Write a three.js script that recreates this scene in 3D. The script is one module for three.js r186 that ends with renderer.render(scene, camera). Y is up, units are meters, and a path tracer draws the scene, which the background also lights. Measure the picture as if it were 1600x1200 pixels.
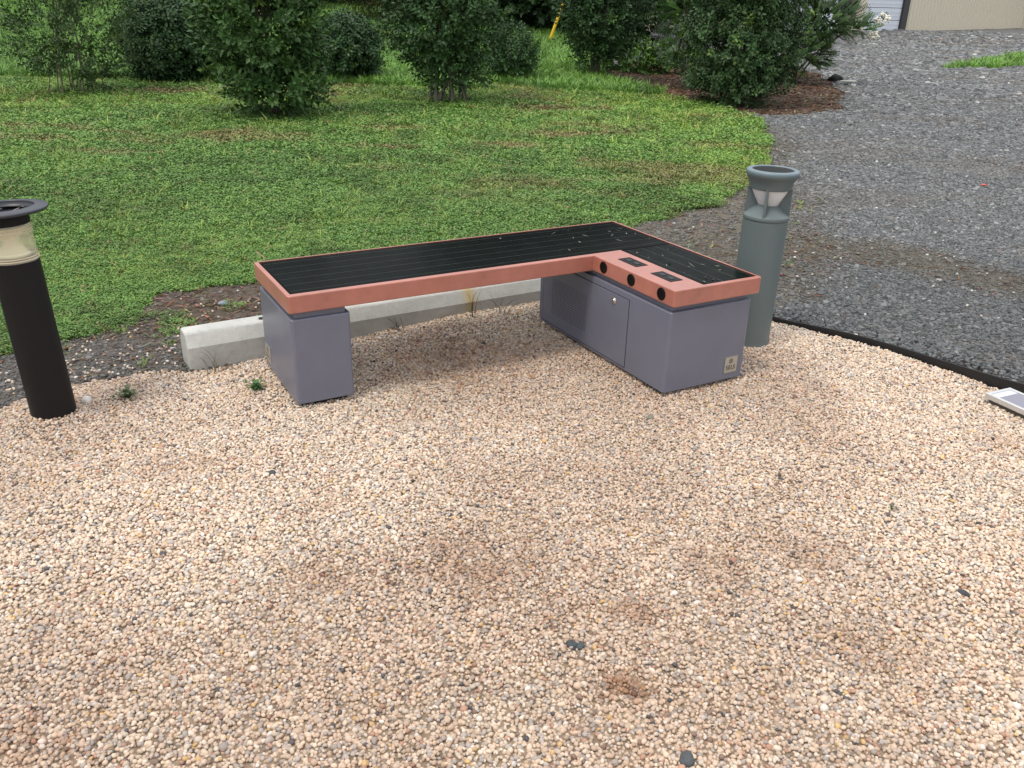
import * as THREE from 'three';
import { mergeGeometries } from 'three/addons/utils/BufferGeometryUtils.js';
import { RoundedBoxGeometry } from 'three/addons/geometries/RoundedBoxGeometry.js';

// ---------- camera, sky, sun, exposure ----------
const scene = new THREE.Scene();
const camera = new THREE.PerspectiveCamera(47.875, 1024 / 768, 0.05, 600);
{
  const pitch = 0.42059, roll = 0.02501, cp = Math.cos(pitch), sp = Math.sin(pitch), c = Math.cos(roll), s = Math.sin(roll);
  const fwd = new THREE.Vector3(0, -sp, -cp), u0 = new THREE.Vector3(0, cp, -sp), r0 = new THREE.Vector3(1, 0, 0);
  const r = r0.clone().multiplyScalar(c).addScaledVector(u0, s), u = u0.clone().multiplyScalar(c).addScaledVector(r0, -s);
  camera.quaternion.setFromRotationMatrix(new THREE.Matrix4().makeBasis(r, u, fwd.negate()));
  camera.position.set(0, 1.6, 0);
}
{ // an even, bright overcast sky: three times brighter overhead than at the horizon
  const W = 128, H = 64, d = new Float32Array(W * H * 4);
  for (let j = 0; j < H; j++) for (let i = 0; i < W; i++) {
    const el = ((j + 0.5) / H - 0.5) * Math.PI, k = el > 0 ? SKY_L() * (1 + 2 * Math.sin(el)) / 3 : SKY_L() * 0.22;
    d.set([k * 0.97, k * 0.99, k * 1.04, 1], (j * W + i) * 4);
  }
  const t = new THREE.DataTexture(d, W, H, THREE.RGBAFormat, THREE.FloatType);
  t.mapping = THREE.EquirectangularReflectionMapping; t.magFilter = THREE.LinearFilter; t.needsUpdate = true;
  scene.background = t; scene.environment = t;
}
function SKY_L() { return 1.5; }
const sun = new THREE.DirectionalLight(0xfff3e2, 1.4);
sun.position.set(-9, 24, 4); sun.target.position.set(0, 0, -4);
sun.castShadow = true; sun.shadow.radius = 26; sun.shadow.mapSize.set(2048, 2048);
Object.assign(sun.shadow.camera, { left: -20, right: 20, top: 20, bottom: -20, near: 1, far: 80 });
scene.add(sun, sun.target);
const renderer = new THREE.WebGLRenderer({ antialias: true });
renderer.toneMapping = THREE.LinearToneMapping;
renderer.toneMappingExposure = 1.25;
renderer.shadowMap.enabled = true;

// ---------- helpers ----------
function rng(seed) { let a = seed >>> 0; return () => { a = (a + 0x6d2b79f5) | 0; let t = Math.imul(a ^ (a >>> 15), 1 | a); t = (t + Math.imul(t ^ (t >>> 7), 61 | t)) ^ t; return ((t ^ (t >>> 14)) >>> 0) / 4294967296; }; }
const h2 = (x, y, s) => { let n = Math.imul(x, 374761393) ^ Math.imul(y, 668265263) ^ Math.imul(s, 974634777); n = Math.imul(n ^ (n >>> 13), 1274126177); return ((n ^ (n >>> 16)) >>> 0) / 4294967296; };
function vnoise(x, y, s = 0) {
  const ix = Math.floor(x), iy = Math.floor(y); let fx = x - ix, fy = y - iy; fx = fx * fx * (3 - 2 * fx); fy = fy * fy * (3 - 2 * fy);
  const a = h2(ix, iy, s), b = h2(ix + 1, iy, s), c = h2(ix, iy + 1, s), d = h2(ix + 1, iy + 1, s);
  return a + (b - a) * fx + (c - a) * fy + (a - b - c + d) * fx * fy;
}
const fbm = (x, y, s = 0) => vnoise(x, y, s) * 0.53 + vnoise(x * 2.1 + 7, y * 2.1, s + 1) * 0.29 + vnoise(x * 4.3, y * 4.3 + 3, s + 2) * 0.18;
const ss = (a, b, x) => { const t = Math.min(1, Math.max(0, (x - a) / (b - a))); return t * t * (3 - 2 * t); };
const lerp = (a, b, t) => a + (b - a) * t;
const mix3 = (a, b, t) => [lerp(a[0], b[0], t), lerp(a[1], b[1], t), lerp(a[2], b[2], t)];
const inside = (p, x, z) => { let r = false; for (let i = 0, j = p.length - 1; i < p.length; j = i++) if ((p[i][1] > z) !== (p[j][1] > z) && x < ((p[j][0] - p[i][0]) * (z - p[i][1])) / (p[j][1] - p[i][1]) + p[i][0]) r = !r; return r; };
const names = {};
function numbered(n) { const k = names[n] = (names[n] ?? -1) + 1; return k ? n + '_' + String(k).padStart(3, '0') : n; }
function tag(o, label, category, group) { o.userData.label = label; o.userData.category = category; if (group) o.userData.group = group; return o; }
function thing(name, label, category, [x, y, z] = [0, 0, 0], turn = 0, group) {
  const o = new THREE.Group(); o.name = numbered(name); o.position.set(x, y, z); o.rotation.y = turn; scene.add(o);
  return tag(o, label, category, group);
}
function part(name, geo, m, parent, label) {
  const o = new THREE.Mesh(geo, m); o.name = name; o.castShadow = o.receiveShadow = true; parent.add(o);
  if (label) o.userData.label = label;
  return o;
}
function struct(name, geo, m) { const o = part(name, geo, m, scene); o.userData.kind = 'structure'; return o; }
function stuffInst(name, geo, m, list, parent) { // list of {m: Matrix4, c: [r,g,b]}
  const o = new THREE.InstancedMesh(geo, m, list.length), c = new THREE.Color(); o.name = name; o.castShadow = o.receiveShadow = true;
  list.forEach((e, i) => { o.setMatrixAt(i, e.m); o.setColorAt(i, c.setRGB(...e.c)); });
  o.userData.kind = 'stuff'; parent.add(o); return o;
}
const std = (rgb, rough = 0.7, extra = {}) => new THREE.MeshStandardMaterial({ color: new THREE.Color().setRGB(...rgb), roughness: rough, ...extra });
function dataTex(n, fn, srgb, rx = 1, ry = rx) { // fn(u, v) -> [r,g,b] 0..1
  const d = new Uint8Array(n * n * 4);
  for (let j = 0; j < n; j++) for (let i = 0; i < n; i++) { const c = fn(i / n, j / n); for (let k = 0; k < 3; k++) d[(j * n + i) * 4 + k] = Math.max(0, Math.min(255, c[k] * 255)); d[(j * n + i) * 4 + 3] = 255; }
  const t = new THREE.DataTexture(d, n, n); t.wrapS = t.wrapT = THREE.RepeatWrapping; t.magFilter = THREE.LinearFilter; t.repeat.set(rx, ry);
  if (srgb) t.colorSpace = THREE.SRGBColorSpace;
  t.needsUpdate = true; return t;
}
function tileNoise(u, v, f, s) { // wraps at 1
  const x = u * f, y = v * f, ix = Math.floor(x), iy = Math.floor(y); let fx = x - ix, fy = y - iy; fx = fx * fx * (3 - 2 * fx); fy = fy * fy * (3 - 2 * fy);
  const g = (i, j) => h2(((i % f) + f) % f, ((j % f) + f) % f, s);
  return lerp(lerp(g(ix, iy), g(ix + 1, iy), fx), lerp(g(ix, iy + 1), g(ix + 1, iy + 1), fx), fy);
}
const place = (x, y, z, rx, ry, rz, sx, sy = sx, sz = sx) => new THREE.Matrix4().compose(new THREE.Vector3(x, y, z), new THREE.Quaternion().setFromEuler(new THREE.Euler(rx, ry, rz, 'YXZ')), new THREE.Vector3(sx, sy, sz));
function triGeo(tris) { // array of [a,b,c] points
  const g = new THREE.BufferGeometry(), p = []; for (const t of tris) for (const v of t) p.push(v[0], v[1], v[2]);
  g.setAttribute('position', new THREE.Float32BufferAttribute(p, 3)); g.computeVertexNormals();
  g.setAttribute('uv', new THREE.Float32BufferAttribute(new Array(p.length / 3 * 2).fill(0), 2));
  return g;
}
const clean = (g) => { const o = g.index ? g.toNonIndexed() : g; for (const k of Object.keys(o.attributes)) if (!['position', 'normal', 'uv'].includes(k)) o.deleteAttribute(k); return o; };
const merge = (l) => mergeGeometries(l.map(clean));

// ---------- lie of the land ----------
const soft = (x) => (x < -3 ? 0 : x > 3 ? x : ((x + 3) * (x + 3)) / 12);
function terrain(x, z) { const d = -z, br = x / Math.max(d, 1e-6); return 0.018 * soft(d - 14) + 0.045 * soft(d - 17) * (1 - ss(0.04, 0.14, br)); }
const WS0 = [-1.47, -3.621], WSD = [0.8535, -0.521], WSN = [-0.521, -0.8535], WSL = 1.95;
const BED = [[-9, -1.3], [-4, -2.5], [-2.5, -3.0], [-2.12, -3.22], [-1.89, -3.47], [-1.73, -3.54], [-1.5, -3.62], [0.2, -4.64], [0.75, -4.8], [1.2, -4.72], [1.43, -4.54], [1.59, -4.43], [1.96, -4.14], [2.25, -3.79], [2.38, -3.68], [2.85, -3.05], [3.2, -2.3], [3.5, -1], [3.6, 4], [-9, 4]];
const LAWN = [[-14, -2.6], [-4, -3.3], [-2.8, -3.6], [-2.4, -3.74], [-2.31, -3.9], [-2.14, -4.02], [-2.03, -4.28], [-2.05, -4.7], [-1.89, -4.84], [-1.56, -5.0], [0.3, -5.9], [1.24, -6.84], [1.73, -7.48], [2.46, -9.08], [3.16, -11.11], [3.5, -13.26], [3.3, -14.4], [2.6, -16.6], [1.94, -18.4], [2.0, -21], [2.4, -24], [3, -60], [3, -150], [-200, -150], [-200, -2.6]];
const LAWN2 = [[10.8, -23.4], [13.6, -24.9], [40, -34], [60, -60], [60, -42], [15.6, -29], [12.2, -25.2]];
const MULCH = [[3.4, -14.2], [4.2, -13.9], [5.3, -14.9], [6.3, -17.8], [6.9, -20.8], [6.8, -23], [2.8, -23.5], [1.85, -20], [1.75, -18.2], [2.6, -16.6]];
const MUD = [[1.75, -6.05], [2.33, -6.32], [2.78, -6.25], [3.1, -5.9], [3.6, -5.45], [3.9, -4.9], [3.4, -4.7], [3.0, -5.0], [2.64, -5.38], [2.3, -5.72], [1.85, -5.75]];
const DIRT = [[-2.1, -4.0], [-1.9, -3.9], [-1.45, -3.75], [0.2, -4.75], [0.9, -4.9], [1.25, -4.75], [1.5, -4.7], [2.3, -6.0], [2.9, -9.4], [3.6, -11.3], [3.4, -13.4], [2.9, -11.2], [2.3, -9.2], [1.6, -7.6], [1.0, -6.9], [0.2, -6.1], [-1.5, -5.1], [-1.9, -4.95], [-2.15, -4.75]];
const near = (poly, x, z) => { let m = 1e9; for (let i = 0; i + 1 < poly.length; i++) { const [ax, az] = poly[i], dx = poly[i + 1][0] - ax, dz = poly[i + 1][1] - az, t = Math.min(1, Math.max(0, ((x - ax) * dx + (z - az) * dz) / (dx * dx + dz * dz))); m = Math.min(m, Math.hypot(x - ax - dx * t, z - az - dz * t)); } return m; };
const EDG = [[0.75, -4.86], [1.2, -4.75], [1.43, -4.56], [1.59, -4.45], [1.96, -4.16], [2.25, -3.81], [2.38, -3.7], [2.85, -3.07], [3.2, -2.3], [3.5, -1]];
const RUT = [[1.5, -6.0], [2.2, -6.08], [2.75, -5.9], [3.1, -5.45], [3.5, -4.95], [4.2, -4.6]];
const mudW = (x, z) => (x < 1.2 || x > 4.4 || z < -7 || z > -4.2 ? 0 : 1 - ss(0.1, 0.46, near(RUT, x, z) + (fbm(x * 2.5, z * 2.5, 45) - 0.5) * 0.55));
const dirtW = (x, z) => { const e = (fbm(x * 2.4, z * 2.4, 43) - 0.5) * 0.8, f = (fbm(x * 2.4 + 31, z * 2.4, 44) - 0.5) * 0.8; let n = 0; for (const [a, c] of [[0, 0], [0.25, 0.1], [-0.25, 0.1], [0.1, -0.25], [-0.1, 0.25]]) n += inside(DIRT, x + a + e * 0.5, z + c + f * 0.5) ? 0.2 : 0; return n; };
const sandW = (x, z) => (z > -22 ? 0 : (1 - ss(0.5, 1.3, Math.hypot((x - 20) / 7, (z + 35) / 7) + (fbm(x * 0.5, z * 0.5, 47) - 0.5) * 1.2)) * 0.85);
const SPOTS = [[-3.49, -10.53, 0.7, 0.28], [0.57, -11.2, 0.8, 0.3], [-0.07, -10.25, 0.5, 0.25], [-3.25, -15.0, 0.8, 0.4], [-5.8, -14.7, 0.8, 0.4], [1.77, -7.0, 0.5, 0.35], [-1.55, -11.4, 0.5, 0.25], [0.7, -13.8, 0.9, 0.35]];
const spotW = (x, z) => { let w = 0; for (const [a, c, rx, rz] of SPOTS) w = Math.max(w, 1 - ss(0.3, 1.2, Math.hypot((x - a) / rx, (z - c) / rz) + (fbm(x * 4, z * 4, 77) - 0.5) * 1.1)); return w; };
const wob = (x, z) => (fbm(x * 2.2, z * 2.2, 5) - 0.5) * Math.min(0.5, 0.12 + 0.02 * -z);
const inBed = (x, z) => { const k = z < -3.2 && x < 1.3 ? (fbm(x * 7, z * 7, 61) - 0.5) * 0.09 : 0; return inside(BED, x + k * 0.6, z + k); };
const inLawn = (x, z) => { const w = wob(x, z); return inside(LAWN, x + w, z + w * 0.7) || inside(LAWN2, x + w, z + w); };
function bedH(x, z) {
  const a = (x - WS0[0]) * WSD[0] + (z - WS0[1]) * WSD[1], b = -((x - WS0[0]) * WSN[0] + (z - WS0[1]) * WSN[1]);
  const mound = 0.05 * ss(0.1, 1.5, a) * (1 - ss(1.9, 2.2, a)) * (1 - ss(0.02, 0.36, b));
  const foot = 0.016 * (1 - ss(0.09, 0.2, Math.hypot(x + 1.857, z + 3.146))) + 0.012 * (1 - ss(0.1, 0.2, Math.hypot(x - 1.208, z + 4.19)));
  return foot + mound + (fbm(x * 3.1, z * 3.1, 9) - 0.5) * 0.02 + (fbm(x * 9, z * 9, 19) - 0.5) * 0.012 - (0.016 + 0.034 * ss(1.7, 2.5, x)) * (1 - ss(0.06, 0.9, near(EDG, x, z))) * ss(1.1, 1.6, x);
}
function zone(x, z) { if (inBed(x, z)) return 'bed'; if (inside(MULCH, x + wob(x, z), z)) return 'mulch'; if (inLawn(x, z)) return 'lawn'; return 'drive'; }
function groundY(x, z) { return inBed(x, z) ? bedH(x, z) : terrain(x, z) + (fbm(x * 1.3, z * 1.3, 29) - 0.5) * 0.05 * ss(4.8, 7, -z) + 0.004; }

const grain = dataTex(512, (u, v) => { const n = 0.72 + 0.28 * tileNoise(u, v, 160, 1) + 0.22 * (tileNoise(u, v, 60, 2) - 0.5) + 0.2 * (tileNoise(u, v, 12, 3) - 0.5); return [n, n, n]; }, false, 0.8);
const grainB = dataTex(512, (u, v) => { const n = 0.6 * tileNoise(u, v, 128, 4) + 0.4 * tileNoise(u, v, 40, 5); return [n, n, n]; }, false, 0.8);
const DIRTC = [0.085, 0.06, 0.04], SOIL = [0.06, 0.075, 0.028], SLATE = [0.088, 0.093, 0.098], MUDC = [0.088, 0.074, 0.046];
function driveColor(x, z) {
  let c = mix3(SLATE, [0.15, 0.14, 0.125], fbm(x * 0.5, z * 0.5, 41));
  c = mix3(c, [0.15, 0.15, 0.15], ss(12, 34, -z) * 0.75);
  c = mix3(c, x < 0.6 ? DIRTC : [0.135, 0.112, 0.08], dirtW(x, z) * (0.6 + 0.4 * fbm(x * 3, z * 3, 43)));
  c = mix3(c, MUDC, mudW(x, z) * 0.7); if (x < 0.6) c = mix3(c, DIRTC, 0.5);
  c = mix3(c, [0.3, 0.25, 0.19], sandW(x, z));
  return c;
}
{
  const rows = []; for (let d = 0; d < 175;) { rows.push(d); d += d < 4.6 ? 0.3 : 0.0085 * d; }
  const NC = 300, P = [], ids = { bed: [], lawn: [], mulch: [], drive: [] }, cols = { bed: [], lawn: [], mulch: [], drive: [] };
  for (const d of rows) for (let i = 0; i <= NC; i++) { const z = 4 - d, x = (i / NC * 2 - 1) * (3.2 + d * 0.95); P.push([x, groundY(x, z) - (x > 0.7 && z > -5.2 ? 0.07 * (1 - ss(0.06, 0.2, near(EDG, x, z))) : 0), z]); }
  const mats = {
    bed: std([1, 1, 1], 0.95, { vertexColors: true, map: grain, bumpMap: grainB, bumpScale: 0.004 }), lawn: std([1, 1, 1], 1, { vertexColors: true, map: grain }),
    mulch: std([1, 1, 1], 1, { vertexColors: true, map: grain, bumpMap: grainB, bumpScale: 0.02 }), drive: std([1, 1, 1], 0.9, { vertexColors: true, map: grain, bumpMap: grainB, bumpScale: 0.012 }),
  };
  for (let r = 0; r + 1 < rows.length; r++) for (let i = 0; i < NC; i++) {
    const a = r * (NC + 1) + i, b = a + 1, c = a + NC + 1, e = c + 1, q = [P[a], P[b], P[c], P[e]];
    ids[zone((q[0][0] + q[3][0]) / 2, (q[0][2] + q[3][2]) / 2)].push(a, b, c, b, e, c);
  }
  const col = {
    bed: (x, z) => mix3([0.3, 0.225, 0.155], [0.22, 0.16, 0.11], fbm(x * 3, z * 3, 3)),
    lawn: (x, z) => { const far = ss(20, 60, -z); return mix3(mix3(SOIL, [0.075, 0.06, 0.03], fbm(x * 2, z * 2, 13)), [0.06, 0.11, 0.03], 0.2 + far * 0.6); },
    mulch: (x, z) => mix3([0.13, 0.09, 0.065], [0.2, 0.1, 0.06], ss(0.45, 0.7, fbm(x * 1.4, z * 1.4, 23))), drive: driveColor,
  };
  for (const [k, n] of [['bed', 'gravel_bed'], ['lawn', 'lawn'], ['mulch', 'mulch_bed'], ['drive', 'gravel_drive']]) {
    const map = new Map(), pos = [], uv = [], cc = [], idx = [];
    for (const v of ids[k]) { if (!map.has(v)) { map.set(v, pos.length / 3); const p = P[v]; pos.push(...p); uv.push(p[0], p[2]); cc.push(...col[k](p[0], p[2])); } idx.push(map.get(v)); }
    const g = new THREE.BufferGeometry(); g.setAttribute('position', new THREE.Float32BufferAttribute(pos, 3)); g.setAttribute('uv', new THREE.Float32BufferAttribute(uv, 2)); g.setAttribute('color', new THREE.Float32BufferAttribute(cc, 3)); g.setIndex(idx); g.computeVertexNormals();
    struct(n, g, mats[k]);
  }
  const g = new THREE.PlaneGeometry(700, 700); g.rotateX(-Math.PI / 2); g.translate(0, -0.12, 0);
  struct('ground', g, std([0.1, 0.11, 0.06], 1));
}

// ---------- building at the end of the drive ----------
const cream = std([0.66, 0.61, 0.48], 0.55), doorWhite = std([0.68, 0.73, 0.8], 0.45), darkTrim = std([0.045, 0.042, 0.045], 0.6), postWood = std([0.13, 0.115, 0.09], 0.85), concrete = std([0.36, 0.35, 0.32], 0.9), roofM = std([0.3, 0.31, 0.32], 0.5);
const bx = (w, h, d, x, y, z, r = 0) => { const g = r ? new RoundedBoxGeometry(w, h, d, 2, r) : new THREE.BoxGeometry(w, h, d); g.translate(x, y, z); return g; };
{
  const turn = Math.atan2(0.622, 0.783); // local x runs along the front wall, local -z is its back
  const b = thing('metal_building', 'long cream ribbed metal building with white garage doors across the drive', 'building', [13.83, 0.38, -40.77], turn);
  const ribs = (x0, x1, y0, y1) => { // trapezoid ribs every 0.3 m
    const s = new THREE.Shape(); s.moveTo(x0, -0.12); s.lineTo(x1, -0.12); s.lineTo(x1, 0);
    for (let x = x1 - 0.1; x > x0 + 0.12; x -= 0.3) { s.lineTo(x, 0); s.lineTo(x - 0.02, 0.035); s.lineTo(x - 0.07, 0.035); s.lineTo(x - 0.09, 0); }
    s.lineTo(x0, 0); const g = new THREE.ExtrudeGeometry(s, { depth: y1 - y0, bevelEnabled: false }); g.rotateX(Math.PI / 2); g.scale(1, -1, 1);
    const p = g.attributes.position; // mirrored: restore the winding
    const n = g.index ? g.toNonIndexed() : g; const a = n.attributes.position.array; for (let i = 0; i < a.length; i += 9) for (let k = 0; k < 3; k++) { const t = a[i + 3 + k]; a[i + 3 + k] = a[i + 6 + k]; a[i + 6 + k] = t; }
    n.computeVertexNormals(); n.translate(0, y0, 0); return n;
  };
  part('wall', merge([ribs(5.3, 17.4, 0.12, 4.6), ribs(0.78, 1.87, 0.12, 4.6), ribs(-9, -4.75, 0.12, 4.6), ribs(-4.75, 5.3, 3.25, 4.6), bx(0.12, 4.48, 12, -9.06, 2.36, -6.06), bx(0.12, 4.48, 12, 17.46, 2.36, -6.06), bx(26.4, 4.48, 0.12, 4.2, 2.36, -12)]), cream, b);
  part('foundation', bx(26.6, 0.5, 12.2, 4.2, -0.135, -6.1), concrete, b);
  const g = new THREE.BufferGeometry(); const roof = [];
  for (const s of [0, 1]) { const r = bx(27.2, 0.1, 6.7, 0, 0, 0); r.rotateX(s ? -0.25 : 0.25); r.translate(4.2, 5.35, s ? -9.2 : -2.9); roof.push(r); }
  part('roof', merge(roof), roofM, b);
  part('corner_trim', bx(0.2, 4.5, 0.2, 17.42, 2.36, 0.04), cream, b);
  part('door_jamb', bx(0.46, 3.1, 0.1, 5.06, 1.66, 0.03), darkTrim, b);
  part('door_jamb', bx(0.14, 3.1, 0.1, -0.03, 1.66, 0.03), darkTrim, b);
  part('post', bx(0.7, 3.1, 0.16, 0.4, 1.66, 0.03), postWood, b, 'weathered grey wooden post panel');
  part('ground_sill', bx(10, 0.07, 0.3, 0.3, 0.14, 0.05), concrete, b);
  for (const [x0, w] of [[1.9, 2.92], [-4.6, 4.5]]) {
    const d = new THREE.Group(); d.name = 'garage_door'; b.add(d);
    for (let i = 0; i < 6; i++) {
      const y = 0.12 + i * 0.52, n = [bx(w, 0.5, 0.05, x0 + w / 2, y + 0.255, -0.05, 0.012)];
      n.push(bx(w - 0.08, 0.025, 0.012, x0 + w / 2, y + 0.34, -0.02)); n.push(bx(w - 0.08, 0.025, 0.012, x0 + w / 2, y + 0.17, -0.02));
      part('door_panel', merge(n), doorWhite, d);
    }
  }
}

// ---------- bench ----------
const noiseA = dataTex(256, (u, v) => { const n = 0.5 * tileNoise(u, v, 8, 71) + 0.3 * tileNoise(u, v, 32, 72) + 0.2 * tileNoise(u, v, 100, 73); return [n, n, n]; }, false, 1.3);
const rimTex = dataTex(512, (u, v) => { const n = 0.45 * tileNoise(u, v * 1, 6, 81) + 0.35 * tileNoise(u * 1, v, 24, 82) + 0.2 * tileNoise(u, v, 120, 83), st = tileNoise(u * 0.999, v, 3, 84) * 0.5 + tileNoise(v * 0.5, u * 0.5, 64, 85) * 0.5, k = 0.72 + 0.3 * n + 0.16 * (st - 0.5), br = tileNoise(u, v, 5, 86) * 0.12; return [k, k * (1.0 - br * 0.2), k * (1.03 - br)]; }, false, 1.4);
const rimM = new THREE.MeshPhysicalMaterial({ color: new THREE.Color().setRGB(0.455, 0.162, 0.116), roughness: 0.45, clearcoat: 1, clearcoatRoughness: 0.38, sheen: 0.6, sheenRoughness: 0.4, sheenColor: new THREE.Color().setRGB(1, 0.75, 0.8), map: rimTex, bumpMap: noiseA, bumpScale: 0.0006, specularIntensity: 0.9 });
const boxTex = dataTex(512, (u, v) => { const n = 0.5 * tileNoise(u, v, 5, 61) + 0.3 * tileNoise(u, v, 19, 62) + 0.2 * tileNoise(u, v, 90, 63), sp = tileNoise(u, v, 200, 64) > 0.985 ? 0.14 : 0, k = 0.86 + 0.16 * n; return [k + sp, k + sp * 0.95, k * 0.99 + sp * 0.8]; }, false, 1);
const boxM = new THREE.MeshPhysicalMaterial({ map: boxTex, color: new THREE.Color().setRGB(0.158, 0.165, 0.217), roughness: 0.4, bumpMap: noiseA, bumpScale: 0.0005, roughnessMap: dataTex(128, (u, v) => { const n = 0.8 + 0.3 * tileNoise(u, v, 6, 75); return [n, n, n]; }, false, 1) });
const gapM = std([0.012, 0.012, 0.016], 0.8), holeM = std([0.006, 0.006, 0.007], 0.35), steel = std([0.62, 0.6, 0.57], 0.28, { metalness: 1 });
function panelTexture(w, h, lineAlong) { // w, h in metres; thin pale bus bars, dust
  const S = 1000, c = document.createElement('canvas'); c.width = Math.round(w * S); c.height = Math.round(h * S);
  const x = c.getContext('2d'), R = rng(w * 991 + h * 77); x.fillStyle = 'rgb(7,11,11)'; x.fillRect(0, 0, c.width, c.height);
  for (let i = 0; i < 700; i++) { x.fillStyle = `rgba(${40 + R() * 30},${52 + R() * 30},${46 + R() * 20},${R() * 0.03})`; x.beginPath(); x.ellipse(R() * c.width, R() * c.height, 10 + R() * 60, 6 + R() * 30, R() * 3, 0, 7); x.fill(); }
  x.strokeStyle = 'rgba(118,142,124,0.6)'; x.lineWidth = 1.8;
  const n = Math.round((lineAlong === 'x' ? h : w) / 0.083);
  for (let i = 0; i < n; i++) { const t = (i + 0.4) * 0.083 * S; x.beginPath(); if (lineAlong === 'x') { x.moveTo(8, t); x.lineTo(c.width - 8, t); } else { x.moveTo(t, 8); x.lineTo(t, c.height - 8); } x.stroke(); }
  x.strokeStyle = 'rgba(70,84,78,0.35)'; x.lineWidth = 1.2; const L = lineAlong === 'x' ? c.width : c.height;
  for (let t = 156; t < L; t += 158) { x.beginPath(); if (lineAlong === 'x') { x.moveTo(t, 0); x.lineTo(t, c.height); } else { x.moveTo(0, t); x.lineTo(c.width, t); } x.stroke(); }
  for (let i = 0; i < 1500 * w * h; i++) { x.fillStyle = `rgba(150,160,146,${0.08 + R() * 0.35})`; x.fillRect(R() * c.width, R() * c.height, 1 + R() * 2.2, 1 + R() * 2.2); }
  const t = new THREE.CanvasTexture(c); t.colorSpace = THREE.SRGBColorSpace; return t;
}
function plateTexture() {
  const c = document.createElement('canvas'); c.width = c.height = 256; const x = c.getContext('2d'), R = rng(5);
  x.fillStyle = 'rgb(176,170,154)'; x.fillRect(0, 0, 256, 256);
  for (let i = 0; i < 240; i++) { x.fillStyle = `rgba(${R() > 0.5 ? 255 : 90},${R() > 0.5 ? 250 : 90},230,0.05)`; x.fillRect(0, R() * 256, 256, 1.5); }
  x.strokeStyle = 'rgb(92,88,80)'; x.lineWidth = 4; x.strokeRect(6, 6, 244, 244);
  x.fillStyle = 'rgb(58,56,54)'; x.save(); x.beginPath(); x.arc(124, 76, 42, 0, 7); x.clip(); // emblem: a round lattice
  x.fillStyle = 'rgb(84,80,74)'; x.fillRect(70, 30, 120, 100); x.strokeStyle = 'rgb(150,144,130)'; x.lineWidth = 4;
  for (let i = -4; i < 5; i++) { x.beginPath(); x.moveTo(124 + i * 17 - 50, 20); x.lineTo(124 + i * 17 + 50, 132); x.stroke(); x.beginPath(); x.moveTo(124 + i * 17 + 50, 20); x.lineTo(124 + i * 17 - 50, 132); x.stroke(); }
  x.restore();
  x.fillStyle = 'rgb(22,21,21)'; x.font = 'bold 88px sans-serif'; x.textAlign = 'center'; x.textBaseline = 'middle'; x.fillText('SELS', 126, 172);
  x.fillStyle = 'rgb(120,114,104)'; x.fillRect(44, 214, 168, 6);
  const t = new THREE.CanvasTexture(c); t.colorSpace = THREE.SRGBColorSpace; t.anisotropy = 4; return t;
}
const bench = thing('solar_bench', 'L-shaped solar bench with terracotta rim, black panel top and grey metal boxes', 'bench', [0.5283, 0, -4.6757], 0.51665);
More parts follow.
